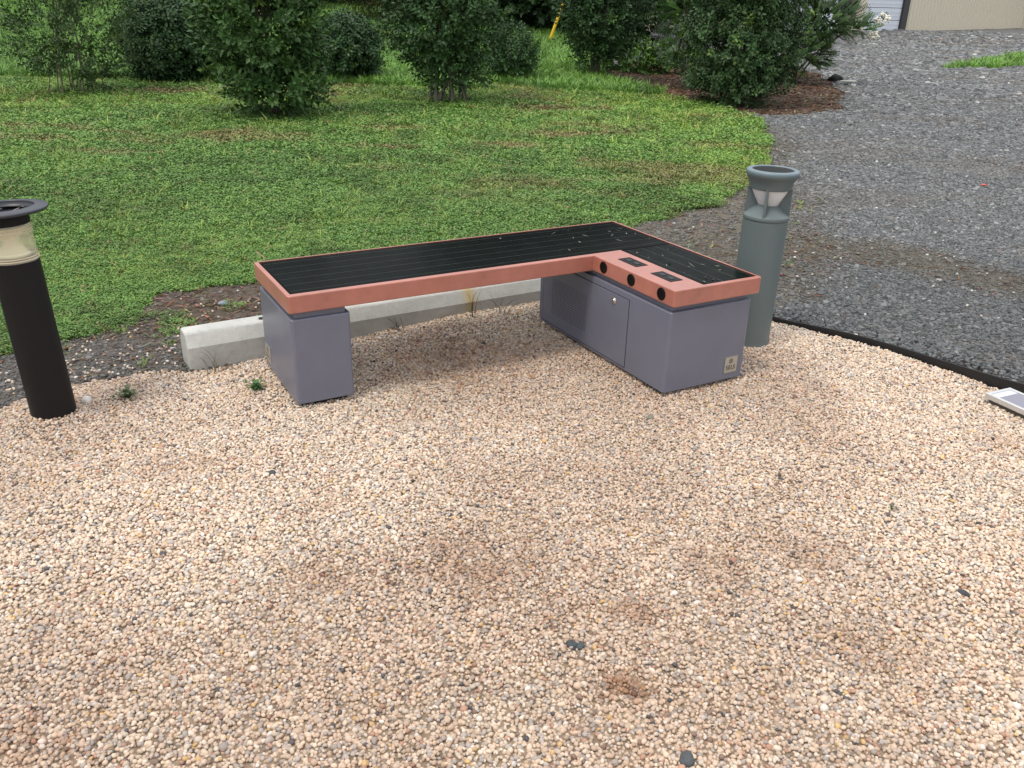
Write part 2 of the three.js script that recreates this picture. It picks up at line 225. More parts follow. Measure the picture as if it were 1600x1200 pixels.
{
  const b = bench, L = 1.944, w1 = 0.541, M = 1.14, w2 = 0.487, top = 0.5, th = 0.075;
  const poly = (pts, r) => { const s = new THREE.Shape(), n = pts.length; for (let i = 0; i < n; i++) { // rounded corners
    const p = new THREE.Vector2(...pts[i]), a = new THREE.Vector2(...pts[(i + n - 1) % n]).sub(p).normalize(), c = new THREE.Vector2(...pts[(i + 1) % n]).sub(p).normalize();
    const s0 = p.clone().addScaledVector(a, r), s1 = p.clone().addScaledVector(c, r); i ? s.lineTo(s0.x, s0.y) : s.moveTo(s0.x, s0.y); s.quadraticCurveTo(p.x, p.y, s1.x, s1.y); } s.closePath(); return s; };
  const flip = (pts) => pts.map(([x, z]) => [x, -z]);
  const bev = 0.005;
  const ins = (pts) => pts; 
  const outer = poly(flip([[-L + bev, bev], [-bev, bev], [-bev, M - bev], [-w2 + bev, M - bev], [-w2 + bev, w1 - bev], [-L + bev, w1 - bev]]), 0.009);
  const hole = poly(flip([[-1.926, 0.014], [-0.014, 0.014], [-0.014, 1.12], [-0.319, 1.12], [-0.319, 0.515], [-1.926, 0.515]]), 0.003);
  outer.holes.push(hole);
  const rim = new THREE.ExtrudeGeometry(outer, { depth: th - 2 * bev, bevelEnabled: true, bevelSize: bev, bevelThickness: bev, bevelSegments: 3, curveSegments: 6 });
  rim.rotateX(-Math.PI / 2); rim.translate(0, top - th + bev, 0); const rimMesh = part('rim', rim, rimM, b);
  part('tray', merge([bx(1.9, 0.02, 0.49, -0.97, 0.447, 0.265), bx(0.29, 0.02, 0.6, -0.165, 0.447, 0.81)]), gapM, b);
  const glass = (w, h, along) => new THREE.MeshPhysicalMaterial({ map: panelTexture(w, h, along), roughness: 0.18, ior: 1.06 });
  const sp = part('solar_panel', bx(1.9, 0.03, 0.489, -0.97, top - 0.0175, 0.2645, 0.002), glass(1.9, 0.489, 'x'), b);
  part('solar_panel', bx(0.293, 0.03, 0.598, -0.1665, top - 0.0175, 0.813, 0.002), glass(0.293, 0.598, 'z'), b);
  const uvTop = (m, x0, x1, z0, z1) => { const p = m.geometry.attributes.position, u = m.geometry.attributes.uv; for (let i = 0; i < p.count; i++) u.setXY(i, (p.getX(i) - x0) / (x1 - x0), 1 - (p.getZ(i) - z0) / (z1 - z0)); };
  uvTop(sp, -1.92, -0.02, 0.02, 0.509); uvTop(b.children[b.children.length - 1], -0.313, -0.02, 0.514, 1.112);
  // socket plates let into the arm, and the three round ports on its inner edge
  for (const z of [0.712, 0.959]) {
    const s = part('charging_plate', bx(0.068, 0.003, 0.142, -0.39, top + 0.0005, z, 0.001), new THREE.MeshPhysicalMaterial({ color: 0x050707, roughness: 0.3, ior: 1.2 }), b);
    part('socket', merge([bx(0.022, 0.003, 0.034, -0.39, top + 0.002, z - 0.03), bx(0.022, 0.003, 0.034, -0.39, top + 0.002, z + 0.03)]), holeM, s);
  }
  for (const z of [0.622, 0.837, 1.053]) {
    const c = new THREE.LatheGeometry([[0.0, 0.0012], [0.0205, 0.0012], [0.0222, 0.003], [0.0262, 0.0032], [0.0278, 0.0018], [0.028, -0.004]].map((p) => new THREE.Vector2(...p)), 28); c.rotateZ(Math.PI / 2); c.translate(-w2 - 0.0005, 0.463, z);
    part('cable_port', c, new THREE.MeshPhysicalMaterial({ color: 0x050505, roughness: 0.45, specularIntensity: 0.5, side: THREE.DoubleSide }), b);
  }
  // boxes: rounded steel boxes on feet with a set-back neck under the rim
  const boxGeo = (x0, x1, z0, z1) => { const s = poly(flip([[x0 + 0.005, z0 + 0.005], [x1 - 0.005, z0 + 0.005], [x1 - 0.005, z1 - 0.005], [x0 + 0.005, z1 - 0.005]]), 0.012); const g = new THREE.ExtrudeGeometry(s, { depth: 0.3956 - 0.022 - 0.01, bevelEnabled: true, bevelSize: 0.005, bevelThickness: 0.005, bevelSegments: 3, curveSegments: 6 }); g.rotateX(-Math.PI / 2); g.translate(0, 0.027, 0); return g; };
  const b1 = part('leg_box', boxGeo(-1.9373, -1.6871, 0.0282, 0.534), boxM, b), b2 = part('battery_box', boxGeo(-0.4815, -0.0256, 0.0455, 1.1236), boxM, b);
  part('neck', bx(0.214, 0.034, 0.485, -1.811, 0.4118, 0.276, 0.004), boxM, b1); part('neck', bx(0.42, 0.034, 1.045, -0.2535, 0.4118, 0.5835, 0.004), boxM, b2);
  part('foot', merge([bx(0.2, 0.03, 0.45, -1.812, 0.009, 0.281)]), gapM, b1); part('foot', bx(0.4, 0.03, 1.0, -0.2535, 0.009, 0.5835), gapM, b2);
  // service door on the inner side
  const X = -0.4815, dz0 = 0.093, dz1 = 0.83, dy0 = 0.038, dy1 = 0.363;
  part('door_gap', bx(0.002, dy1 - dy0 + 0.007, dz1 - dz0 + 0.007, X + 0.0003, (dy0 + dy1) / 2, (dz0 + dz1) / 2), gapM, b2);
  const door = part('service_door', bx(0.006, dy1 - dy0, dz1 - dz0, X + 0.0005, (dy0 + dy1) / 2, (dz0 + dz1) / 2, 0.002), boxM, b2);
  const dots = []; const disc = new THREE.CircleGeometry(0.0029, 8); disc.rotateY(-Math.PI / 2);
  for (let i = 0; i < 25; i++) for (let j = 0; j < 15; j++) { const d = disc.clone(); d.translate(X - 0.0029, 0.105 + j * 0.0128, 0.185 + i * 0.0128); dots.push(d); }
  part('vent_perforation', merge(dots), gapM, door).userData.kind = 'stuff';
  const lk = new THREE.LatheGeometry([[0, 0.007], [0.009, 0.007], [0.0105, 0.0055], [0.0115, 0.003], [0.0155, 0.002], [0.0165, 0], [0.0165, -0.002]].map((p) => new THREE.Vector2(...p)), 24); lk.rotateZ(Math.PI / 2); lk.translate(X - 0.0027, 0.328, 0.716);
  const lock = part('lock', lk, steel, door);
  part('maker_plate', bx(0.076, 0.08, 0.003, -0.103, 0.095, 1.1236 + 0.0008), [steel, steel, steel, steel, new THREE.MeshStandardMaterial({ map: plateTexture(), roughness: 0.42, metalness: 0.35 }), steel], b2, 'small silver plate with round emblem and lettering');
  part('maker_plate', bx(0.003, 0.082, 0.092, -1.9373 - 0.0008, 0.096, 0.092), [steel, new THREE.MeshStandardMaterial({ map: plateTexture(), roughness: 0.42, metalness: 0.35 }), steel, steel, steel, steel].map((m, i) => (i === 1 ? m : steel)), b1, 'small silver plate with round emblem and lettering');
  const R = rng(77), bits = []; // dry leaf crumbs and grass clippings lying on the glass
  for (let i = 0; i < 36; i++) {
    let x, z; if (i < 19) { x = -0.05 - R() * R() * 1.0; z = 0.06 + R() * 0.42; } else { x = -0.05 - R() * 0.24; z = 0.55 + R() * 0.54; }
    const l = 0.004 + R() * (i % 5 ? 0.014 : 0.045), w = i % 5 ? 0.0015 + R() * 0.004 : 0.0012, a = R() * 7, c = Math.cos(a), s = Math.sin(a), y = top - 0.0022, cu = R() * 0.008;
    const pt = (u, v, h) => [x + c * u * l - s * v * w, y + h, z + s * u * l + c * v * w];
    bits.push([pt(-1, 0, 0.001), pt(0, 1, cu * 0.6), pt(1, 0.2, cu)], [pt(-1, 0, 0.001), pt(1, 0.2, cu), pt(0.1, -1, cu * 0.3)]);
  }
  const lit = part('leaf_litter', triGeo(bits), std([0.17, 0.18, 0.15], 0.9, { side: THREE.DoubleSide }), scene); lit.userData.kind = 'stuff'; tag(lit, 'dry leaf crumbs and clippings scattered on the black bench panel', 'leaf litter');
  lit.position.copy(b.position); lit.rotation.y = b.rotation.y;
}

// ---------- bollard lamps ----------
const lathe = (pts, n = 48) => new THREE.LatheGeometry(pts.map((p) => new THREE.Vector2(...p)), n);
{
  const black = new THREE.MeshPhysicalMaterial({ color: new THREE.Color().setRGB(0.0065, 0.0065, 0.007), roughness: 0.55, specularIntensity: 0.55, bumpMap: noiseA, bumpScale: 0.0004 }), brimM = std([0.03, 0.034, 0.045], 0.4);
  const t = thing('bollard_lamp', 'black bollard lamp with wide round brim and yellowed clear lens ring', 'bollard lamp', [-1.857, -0.02, -3.146], 0);
  t.rotation.z = 0.038; t.scale.set(0.81, 1, 0.81);
  part('post', lathe([[0.1, 0], [0.1035, 0.02], [0.1035, 0.672], [0.1015, 0.677], [0.07, 0.677]]), black, t);
  part('neck', lathe([[0.06, 0.812], [0.1, 0.812], [0.102, 0.816], [0.102, 0.858], [0.09, 0.86]]), black, t);
  part('brim', lathe([[0.1, 0.852], [0.186, 0.86], [0.19, 0.864], [0.191, 0.868], [0.188, 0.872], [0.141, 0.878], [0.135, 0.877], [0.133, 0.873], [0.132, 0.853], [0.09, 0.853]], 72), brimM, t);
  part('solar_cell', lathe([[0, 0.8545], [0.1315, 0.8545], [0.1315, 0.8525]]), new THREE.MeshPhysicalMaterial({ color: 0x07090d, roughness: 0.12 }), t);
  part('bus_bar', merge([bx(0.0022, 0.001, 0.24, 0.03, 0.8555, 0), bx(0.0022, 0.001, 0.2, -0.05, 0.8555, 0)]), std([0.5, 0.5, 0.48], 0.4), t);
  const lens = []; for (let i = 0; i <= 40; i++) { const y = 0.675 + (i / 40) * 0.139, e = i / 40; const rid = (e < 0.27 || e > 0.7) ? Math.abs(Math.sin(e * Math.PI * 16)) * 0.0045 : 0; lens.push([0.1 + rid + (e < 0.05 ? 0.003 : 0), y]); }
  part('lens', lathe(lens), new THREE.MeshPhysicalMaterial({ color: new THREE.Color().setRGB(0.96, 0.92, 0.74), roughness: 0.2, transmission: 0.72, thickness: 0, side: THREE.DoubleSide }), t);
  for (const [y, r] of [[0.683, 0.1045], [0.692, 0.1035], [0.782, 0.102], [0.793, 0.102], [0.803, 0.102]]) { const q = new THREE.TorusGeometry(r, 0.0024, 8, 48); q.rotateX(Math.PI / 2); q.translate(0, y, 0); part('lens_rib', q, std([0.62, 0.56, 0.38], 0.35), t); }
  part('reflector', lathe([[0.025, 0.68], [0.075, 0.69], [0.07, 0.7], [0.03, 0.745], [0.07, 0.79], [0.078, 0.808], [0.02, 0.81]]), std([0.86, 0.86, 0.82], 0.35), t);
}
{
  const grey = std([0.112, 0.142, 0.146], 0.45, { bumpMap: noiseA, bumpScale: 0.0004 }), rimL = std([0.135, 0.185, 0.21], 0.4);
  const t = thing('bollard_lamp', 'grey green bollard lamp with white cone reflector between fins beside bench', 'bollard lamp', [1.208, -0.006, -4.19], 0);
  t.rotation.z = -0.012;
  part('post', lathe([[0.112, 0], [0.112, 0.033], [0.108, 0.037], [0.108, 0.64], [0.1065, 0.645], [0.106, 0.655]]), grey, t);
  part('lamp_base', lathe([[0.1, 0.65], [0.1095, 0.652], [0.1105, 0.656], [0.1105, 0.667], [0.108, 0.671], [0.052, 0.716], [0.046, 0.718], [0.03, 0.718]]), grey, t);
  part('reflector', lathe([[0.02, 0.716], [0.048, 0.719], [0.088, 0.795], [0.088, 0.803], [0.03, 0.803]]), std([0.8, 0.82, 0.84], 0.5), t);
  part('head', lathe([[0.03, 0.8], [0.098, 0.797], [0.1, 0.801], [0.104, 0.83], [0.118, 0.852], [0.1235, 0.861], [0.124, 0.868]]), grey, t);
  part('head_rim', lathe([[0.124, 0.868], [0.1255, 0.874], [0.1245, 0.881], [0.12, 0.886], [0.108, 0.8885], [0.1, 0.8875], [0.097, 0.884], [0.0955, 0.876], [0.05, 0.876]], 64), rimL, t);
  part('solar_cell', lathe([[0, 0.8838], [0.0966, 0.8838]]), new THREE.MeshPhysicalMaterial({ color: 0x040605, roughness: 0.3, ior: 1.1, side: THREE.DoubleSide }), t);
  for (let k = 0; k < 4; k++) { // fins between base and head
    const s = new THREE.Shape(); s.moveTo(0.05, 0.716); s.lineTo(0.108, 0.664); s.lineTo(0.103, 0.802); s.lineTo(0.087, 0.802); s.closePath();
    const g = new THREE.ExtrudeGeometry(s, { depth: 0.01, bevelEnabled: true, bevelSize: 0.001, bevelThickness: 0.001, bevelSegments: 1 }); g.translate(0, 0, -0.005); g.rotateY(Math.PI * 0.5 * k - 1.955);
    part('fin', g, grey, t);
  }
}

// ---------- concrete wheel stop, edging, small flat solar light ----------
{
  const s = new THREE.Shape(); [[0, -0.04], [0, 0.112], [0.034, 0.168], [0.042, 0.174], [0.122, 0.176], [0.13, 0.17], [0.162, 0.112], [0.162, -0.04]].forEach((p, i) => (i ? s.lineTo(...p) : s.moveTo(...p))); s.closePath();
  const g = new THREE.ExtrudeGeometry(s, { depth: WSL - 0.03, steps: 40, bevelEnabled: true, bevelSize: 0.006, bevelThickness: 0.015, bevelSegments: 2, bevelOffset: -0.006 });
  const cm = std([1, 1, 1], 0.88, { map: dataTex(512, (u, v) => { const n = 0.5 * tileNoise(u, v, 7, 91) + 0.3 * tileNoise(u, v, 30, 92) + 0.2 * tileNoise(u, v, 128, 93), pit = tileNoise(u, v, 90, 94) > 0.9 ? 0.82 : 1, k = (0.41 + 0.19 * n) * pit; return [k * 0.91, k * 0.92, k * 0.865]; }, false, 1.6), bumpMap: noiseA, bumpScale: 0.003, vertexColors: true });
  const p = g.attributes.position, c = new Float32Array(p.count * 3);
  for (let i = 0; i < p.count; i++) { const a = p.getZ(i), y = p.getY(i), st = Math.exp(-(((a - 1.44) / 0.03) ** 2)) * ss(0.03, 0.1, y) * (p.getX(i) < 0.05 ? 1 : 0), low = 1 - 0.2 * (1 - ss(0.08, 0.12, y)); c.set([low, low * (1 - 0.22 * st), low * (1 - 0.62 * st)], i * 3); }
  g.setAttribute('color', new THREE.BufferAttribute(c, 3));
  const w = thing('wheel_stop', 'pale concrete wheel stop lying behind the bench at the gravel edge', 'wheel stop', [WS0[0], 0, WS0[1]]);
  const m = part('block', g, cm, w); // shape x -> WSN, extrusion z -> WSD
  m.rotation.setFromRotationMatrix(new THREE.Matrix4().makeBasis(new THREE.Vector3(WSN[0], 0, WSN[1]), new THREE.Vector3(0, 1, 0), new THREE.Vector3(WSD[0], 0, WSD[1]))); m.position.set(WSD[0] * 0.015, 0, WSD[1] * 0.015);
  for (const [a, n] of [[0.36, 1], [1.62, 2]]) { const q = new THREE.CylinderGeometry(0.012, 0.012, 0.006, 12); q.translate(WSN[0] * 0.075 + WSD[0] * a, 0.1775, WSN[1] * 0.075 + WSD[1] * a); part('pin', q, std([0.02, 0.017, 0.015], 0.7), w); }
}
{
  const pts = EDG.map(([x, z]) => new THREE.Vector3(x, 0, z));
  const cv = new THREE.CatmullRomCurve3(pts), N = 160, pos = [], idx = [];
  for (let i = 0; i <= N; i++) { const q = cv.getPoint(i / N), t = cv.getTangent(i / N), nx = -t.z * 0.004, nz = t.x * 0.004, y = 0.013 + 0.003 * Math.sin(i * 0.23); pos.push(q.x - nx, -0.08, q.z - nz, q.x - nx, y, q.z - nz, q.x + nx, y, q.z + nz, q.x + nx, -0.08, q.z + nz); }
  for (let i = 0; i < N; i++) for (let k = 0; k < 3; k++) { const a = i * 4 + k, b = a + 4; idx.push(a, b, a + 1, b, b + 1, a + 1); }
  const g = new THREE.BufferGeometry(); g.setAttribute('position', new THREE.Float32BufferAttribute(pos, 3)); g.setIndex(idx); const n = g.toNonIndexed(); n.computeVertexNormals();
  const o = part('edging_strip', n, std([0.011, 0.011, 0.012], 0.55, { side: THREE.DoubleSide }), scene); tag(o, 'black plastic edging strip between pale gravel and dark drive', 'edging');
}
{
  const t = thing('solar_ground_light', 'flat silver framed solar light lying on the gravel by black edging', 'solar light', [2.205, -0.022, -3.595], 0); // local x along its long side, towards the viewer and right
  t.rotation.y = -1.13; t.rotation.z = 0.0;
  const fr = (x0, x1, z0, z1, w, y0, y1) => merge([bx(x1 - x0, y1 - y0, w, (x0 + x1) / 2, (y0 + y1) / 2, z0 + w / 2, 0.003), bx(x1 - x0, y1 - y0, w, (x0 + x1) / 2, (y0 + y1) / 2, z1 - w / 2, 0.003), bx(w, y1 - y0, z1 - z0 - 2 * w, x0 + w / 2, (y0 + y1) / 2, (z0 + z1) / 2, 0.003), bx(w, y1 - y0, z1 - z0 - 2 * w, x1 - w / 2, (y0 + y1) / 2, (z0 + z1) / 2, 0.003)]);
  part('frame', fr(0, 0.3, -0.08, 0.08, 0.016, 0.02, 0.045), std([0.62, 0.62, 0.62], 0.35, { metalness: 0.55 }), t);
  part('body', bx(0.27, 0.035, 0.13, 0.15, 0.0175, 0), std([0.1, 0.09, 0.08], 0.7), t);
  part('panel', bx(0.268, 0.004, 0.128, 0.15, 0.037, 0), std([0.6, 0.63, 0.7], 0.2), t);
  part('solar_cell', bx(0.13, 0.002, 0.122, 0.12, 0.0402, 0), std([0.2, 0.2, 0.25], 0.3), t);
}

// ---------- gravel, flakes, litter ----------
function pebble(seed, fx, fy, fz, det = 1, rough = 0.16) {
  const g = new THREE.IcosahedronGeometry(1, det), p = g.attributes.position, v = new THREE.Vector3(), R = rng(seed), o = [R() * 9, R() * 9, R() * 9];
  for (let i = 0; i < p.count; i++) { v.fromBufferAttribute(p, i).normalize(); const k = 1 + rough * (2 * vnoise(v.x * 1.3 + o[0] + v.z, v.y * 1.3 + o[1] - v.z * 0.6, seed) - 1) + rough * 0.5 * (2 * vnoise(v.z * 2.2 + o[2], v.x * 2.2 + v.y, seed + 1) - 1); p.setXYZ(i, v.x * k * fx, v.y * k * fy, v.z * k * fz); }
  if (det) { const m = new Map(), n = g.attributes.normal; g.computeVertexNormals(); for (let i = 0; i < p.count; i++) { const k = [p.getX(i), p.getY(i), p.getZ(i)].map((q) => Math.round(q * 1e4)).join(); const a = m.get(k) ?? m.set(k, new THREE.Vector3()).get(k); a.add(v.fromBufferAttribute(n, i)); } for (let i = 0; i < p.count; i++) { const k = [p.getX(i), p.getY(i), p.getZ(i)].map((q) => Math.round(q * 1e4)).join(); v.copy(m.get(k)).normalize(); n.setXYZ(i, v.x, v.y, v.z); } } else g.computeVertexNormals();
  return g;
}
const PAL = [[[0.665, 0.555, 0.43], 28], [[0.62, 0.488, 0.37], 25], [[0.53, 0.418, 0.31], 14], [[0.69, 0.62, 0.52], 13], [[0.43, 0.395, 0.36], 12], [[0.48, 0.43, 0.385], 10], [[0.6, 0.42, 0.19], 1.8], [[0.46, 0.28, 0.2], 4.5], [[0.26, 0.185, 0.145], 3], [[0.09, 0.087, 0.09], 1.3], [[0.7, 0.67, 0.62], 2]];
const palSum = PAL.reduce((a, b) => a + b[1], 0);
const pick = (R) => { let t = R() * palSum; for (const [c, w] of PAL) if ((t -= w) < 0) return c; return PAL[0][0]; };
const STAINS = [[0.287, -1.689, 0.085, 1], [0.384, -2.005, 0.09, 0.75], [-0.094, -2.201, 0.2, 0.6], [-1.091, -1.451, 0.12, 0.7], [-1.225, -2.759, 0.16, 0.45], [-0.312, -3.865, 0.42, 0.5], [-0.586, -3.615, 0.2, 0.4], [0.634, -2.245, 0.14, 0.35], [2.032, -3.131, 0.14, 0.4], [0.144, -1.98, 0.1, 0.3], [0.939, -2.329, 0.12, 0.35], [-0.601, -2.132, 0.12, 0.35], [0.964, -1.878, 0.14, 0.3]];
{
  const shapes = [pebble(1, 1, 0.72, 0.8), pebble(2, 1, 0.62, 0.72), pebble(3, 0.95, 0.8, 0.9), pebble(4, 1, 0.66, 0.86, 1, 0.24), pebble(5, 1, 0.7, 0.7, 1, 0.3)], lists = shapes.map(() => []), R = rng(1001);
  const put = (x, z, s, dy, c) => { const k = (R() * shapes.length) | 0; lists[k].push({ m: place(x, bedH(x, z) + dy, z, (R() - 0.5) * 0.9, R() * 6.28, (R() - 0.5) * 0.9, s), c }); };
  const step = 0.0094;
  for (let z = -5.0; z < -1.05; z += step * 0.87) {
    const half = 1.35 + -z * 0.62;
    for (let x = -half; x < half; x += step) {
      const px = x + (R() - 0.5) * step * 1.2, pz = z + (R() - 0.5) * step * 1.2; if (!inBed(px, pz)) continue;
      let c = pick(R); const v = (0.82 + R() * 0.36) * 0.95; c = c.map((q) => q * v);
      const big = fbm(px * 1.1, pz * 1.1, 33); c = mix3(c, [c[0] * 0.8, c[1] * 0.76, c[2] * 0.74], ss(0.4, 0.7, big));
      const n = fbm(px * 2.6, pz * 2.6, 35); c = mix3(c, [c[0] * 1.02, c[1] * 0.97, c[2] * 0.95], n);
      for (const [sx, sz, r, k] of STAINS) { const d = Math.hypot(px - sx, (pz - sz) * 1.2) / (r * 1.25) + (fbm(px * 17, pz * 17, 37) - 0.5) * 1.6; if (d < 1) c = mix3(c, [c[0] * 0.6, c[1] * 0.44, c[2] * 0.34], k * (1 - ss(0.1, 1, d)) * (0.6 + 0.6 * R())); }
      const s = (0.0043 + R() * (0.5 + 0.5 * R()) * 0.0052) * (R() < 0.04 ? 1.5 : 1);
      put(px, pz, s, (R() - 0.35) * 0.009, c);
    }
  }
  // strays thrown over the edge onto soil and slate
  const g = new THREE.Group(); g.name = 'pea_gravel'; g.userData.kind = 'stuff'; tag(g, 'cream and tan pea gravel covering the foreground bed', 'gravel'); scene.add(g);
  for (let i = 0; i < 2600; i++) { const x = -2.9 + R() * 2.8, z = -3.3 - R() * 1.7; if (inBed(x, z) || inLawn(x, z)) continue; const c = pick(R); const k = (R() * shapes.length) | 0; if (R() < 0.55 * Math.exp(-Math.abs(z + 3.55 + (x + 1.7) * 0.5) * 1.4)) lists[k].push({ m: place(x, groundY(x, z) + 0.006, z, R(), R() * 6.28, R(), 0.006 + R() * 0.003), c: c.map((q) => q * 0.95) }); }
  for (let i = 0; i < 70; i++) { const x = 1.4 + R() * 3.2, z = -4.4 - R() * 6; if (inBed(x, z) || zone(x, z) !== 'drive') continue; const k = (R() * 5) | 0; lists[k].push({ m: place(x, groundY(x, z) + 0.012, z, R(), R() * 6.28, R(), 0.006 + R() * 0.005), c: [0.5, 0.48, 0.43] }); }
  const pm = std([1, 1, 1], 0.62);
  shapes.forEach((s, i) => stuffInst('pebble', s, pm, lists[i], g));
}
{ // broken slate on the drive
  const flake = (seed) => { const R = rng(seed), n = 5 + ((R() * 2) | 0), top = [], bot = []; for (let i = 0; i < n; i++) { const a = (i / n) * 6.283 + (R() - 0.5) * 0.7, r = 0.7 + R() * 0.5; top.push([Math.cos(a) * r * 0.86, 0.26 + (R() - 0.5) * 0.22, Math.sin(a) * r * 0.62]); bot.push([Math.cos(a) * r, -0.26, Math.sin(a) * r * 0.75]); }
    const t = []; for (let i = 1; i + 1 < n; i++) t.push([top[0], top[i + 1], top[i]]); for (let i = 0; i < n; i++) { const j = (i + 1) % n; t.push([top[i], top[j], bot[i]], [top[j], bot[j], bot[i]]); } return triGeo(t); };
  const shapes = [1, 2, 3, 4, 5].map((i) => flake(i * 13)), lists = shapes.map(() => []), R = rng(2002);
  const PALS = [[0.085, 0.09, 0.093], [0.116, 0.122, 0.124], [0.07, 0.074, 0.078], [0.15, 0.154, 0.154], [0.094, 0.103, 0.102], [0.115, 0.1, 0.09], [0.22, 0.22, 0.21]];
  for (let d = 3.1; d < 44;) {
    const st = Math.max(0.0165, 0.0027 * d);
    for (let x = -(0.7 * d + 0.4); x < 0.74 * d + 0.6; x += st) {
      const px = x + (R() - 0.5) * st * 1.3, pz = -d + (R() - 0.5) * st * 1.3;
      if (d > 12 && px < 2) continue;
      const zn = zone(px, pz); if (zn !== 'drive' || (d < 5.2 && px > 0.7 && near(EDG, px, pz) < 0.022)) continue;
      let keep = 1, tint = 0; const dw = dirtW(px, pz), mw = mudW(px, pz); keep = lerp(1, px < 0.6 ? 0.1 : 0.3, dw); tint = dw * 0.4;
      if (px < 0.6) { keep *= 0.85; tint = Math.max(tint, 0.35 * fbm(px * 3, pz * 3, 91)); }
      keep = lerp(keep, 0.25, mw); keep *= 1 - sandW(px, pz) * 0.9; tint = Math.max(tint, mw * 0.5);
      keep *= 0.55 + 0.45 * ss(0.2, 0.45, fbm(px * 1.7, pz * 1.7, 49)); if (R() > keep) continue;
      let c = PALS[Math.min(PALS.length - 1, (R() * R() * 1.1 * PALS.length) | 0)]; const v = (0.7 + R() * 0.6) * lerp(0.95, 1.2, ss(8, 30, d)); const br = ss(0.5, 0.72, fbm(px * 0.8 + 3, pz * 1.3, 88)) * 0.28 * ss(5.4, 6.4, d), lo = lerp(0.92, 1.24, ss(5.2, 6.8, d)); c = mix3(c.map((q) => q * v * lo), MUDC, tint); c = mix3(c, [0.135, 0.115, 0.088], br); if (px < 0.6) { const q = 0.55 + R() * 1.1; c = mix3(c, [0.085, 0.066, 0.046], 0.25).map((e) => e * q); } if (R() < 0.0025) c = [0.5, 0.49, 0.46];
      const s = st * (px < 0.6 ? 0.75 : 1) * (0.52 + R() * 0.5) * (R() < 0.07 ? 1.75 : 1);
      lists[(R() * 5) | 0].push({ m: place(px, groundY(px, pz) + s * 0.16, pz, (R() - 0.5) * 0.7, R() * 6.28, (R() - 0.5) * 0.7, s), c });
    }
    d += st * 0.9;
  }
  const g = new THREE.Group(); g.name = 'slate_gravel'; g.userData.kind = 'stuff'; tag(g, 'dark blue grey broken slate covering the drive', 'gravel'); scene.add(g);
  const m = std([1, 1, 1], 0.55); shapes.forEach((s, i) => stuffInst('flake', s, m, lists[i], g));
}
{ // bark, straw and dead leaves in the mulch and on the bare soil
  const R = rng(3003), sl = triGeo([[[-1, 0, 0], [0.2, 0.12, 0.13], [1, 0.02, 0]], [[-1, 0, 0], [1, 0.02, 0], [-0.1, 0.1, -0.14]]]), list = [];
  const C = [[0.15, 0.095, 0.065], [0.1, 0.065, 0.045], [0.2, 0.14, 0.095], [0.075, 0.052, 0.038], [0.26, 0.2, 0.14], [0.17, 0.085, 0.05]];
  const add = (x, z, s) => list.push({ m: place(x, groundY(x, z) + 0.004 + R() * s * 0.15, z, 0, R() * 6.28, (R() - 0.5) * 0.6, s, s, s * (0.5 + R())), c: C[(R() * 6) | 0].map((q) => q * (0.7 + R() * 0.6)) });
  for (let i = 0; i < 19000; i++) { const x = 1.4 + R() * 6.2, z = -13.8 - R() * 9.6; if (zone(x, z) === 'mulch' || (R() < 0.6 && inside(MULCH, x + (R() - 0.5) * 1.5, z + (R() - 0.5) * 1.5))) add(x, z, 0.03 + R() * 0.06); }
  for (let i = 0; i < 30000; i++) { const x = -2.3 + R() * 6, z = -3.7 - R() * 9.5; if (R() < dirtW(x, z) && zone(x, z) === 'drive' && R() < (z > -7 ? 1 : 0.5)) add(x, z, 0.01 + R() * R() * 0.05); }
  for (let i = 0; i < 9000; i++) { const x = -2.8 + R() * 3.3, z = -3.3 - R() * 1.9; if (zone(x, z) === 'drive' && R() < (z > -3.95 - (x + 2) * 0.35 ? 0.25 : 0.9)) add(x, z, 0.008 + R() * R() * 0.045); }
  for (let i = 0; i < 3000; i++) { const x = 1.6 + R() * 2.6, z = -4.7 - R() * 2.5; if (mudW(x, z) > 0.25) add(x, z, 0.006 + R() * R() * 0.05); }
  const g = stuffInst('bark_litter', sl, std([1, 1, 1], 0.95, { side: THREE.DoubleSide }), list, scene); tag(g, 'brown bark and straw litter over mulch and bare soil', 'litter');
}

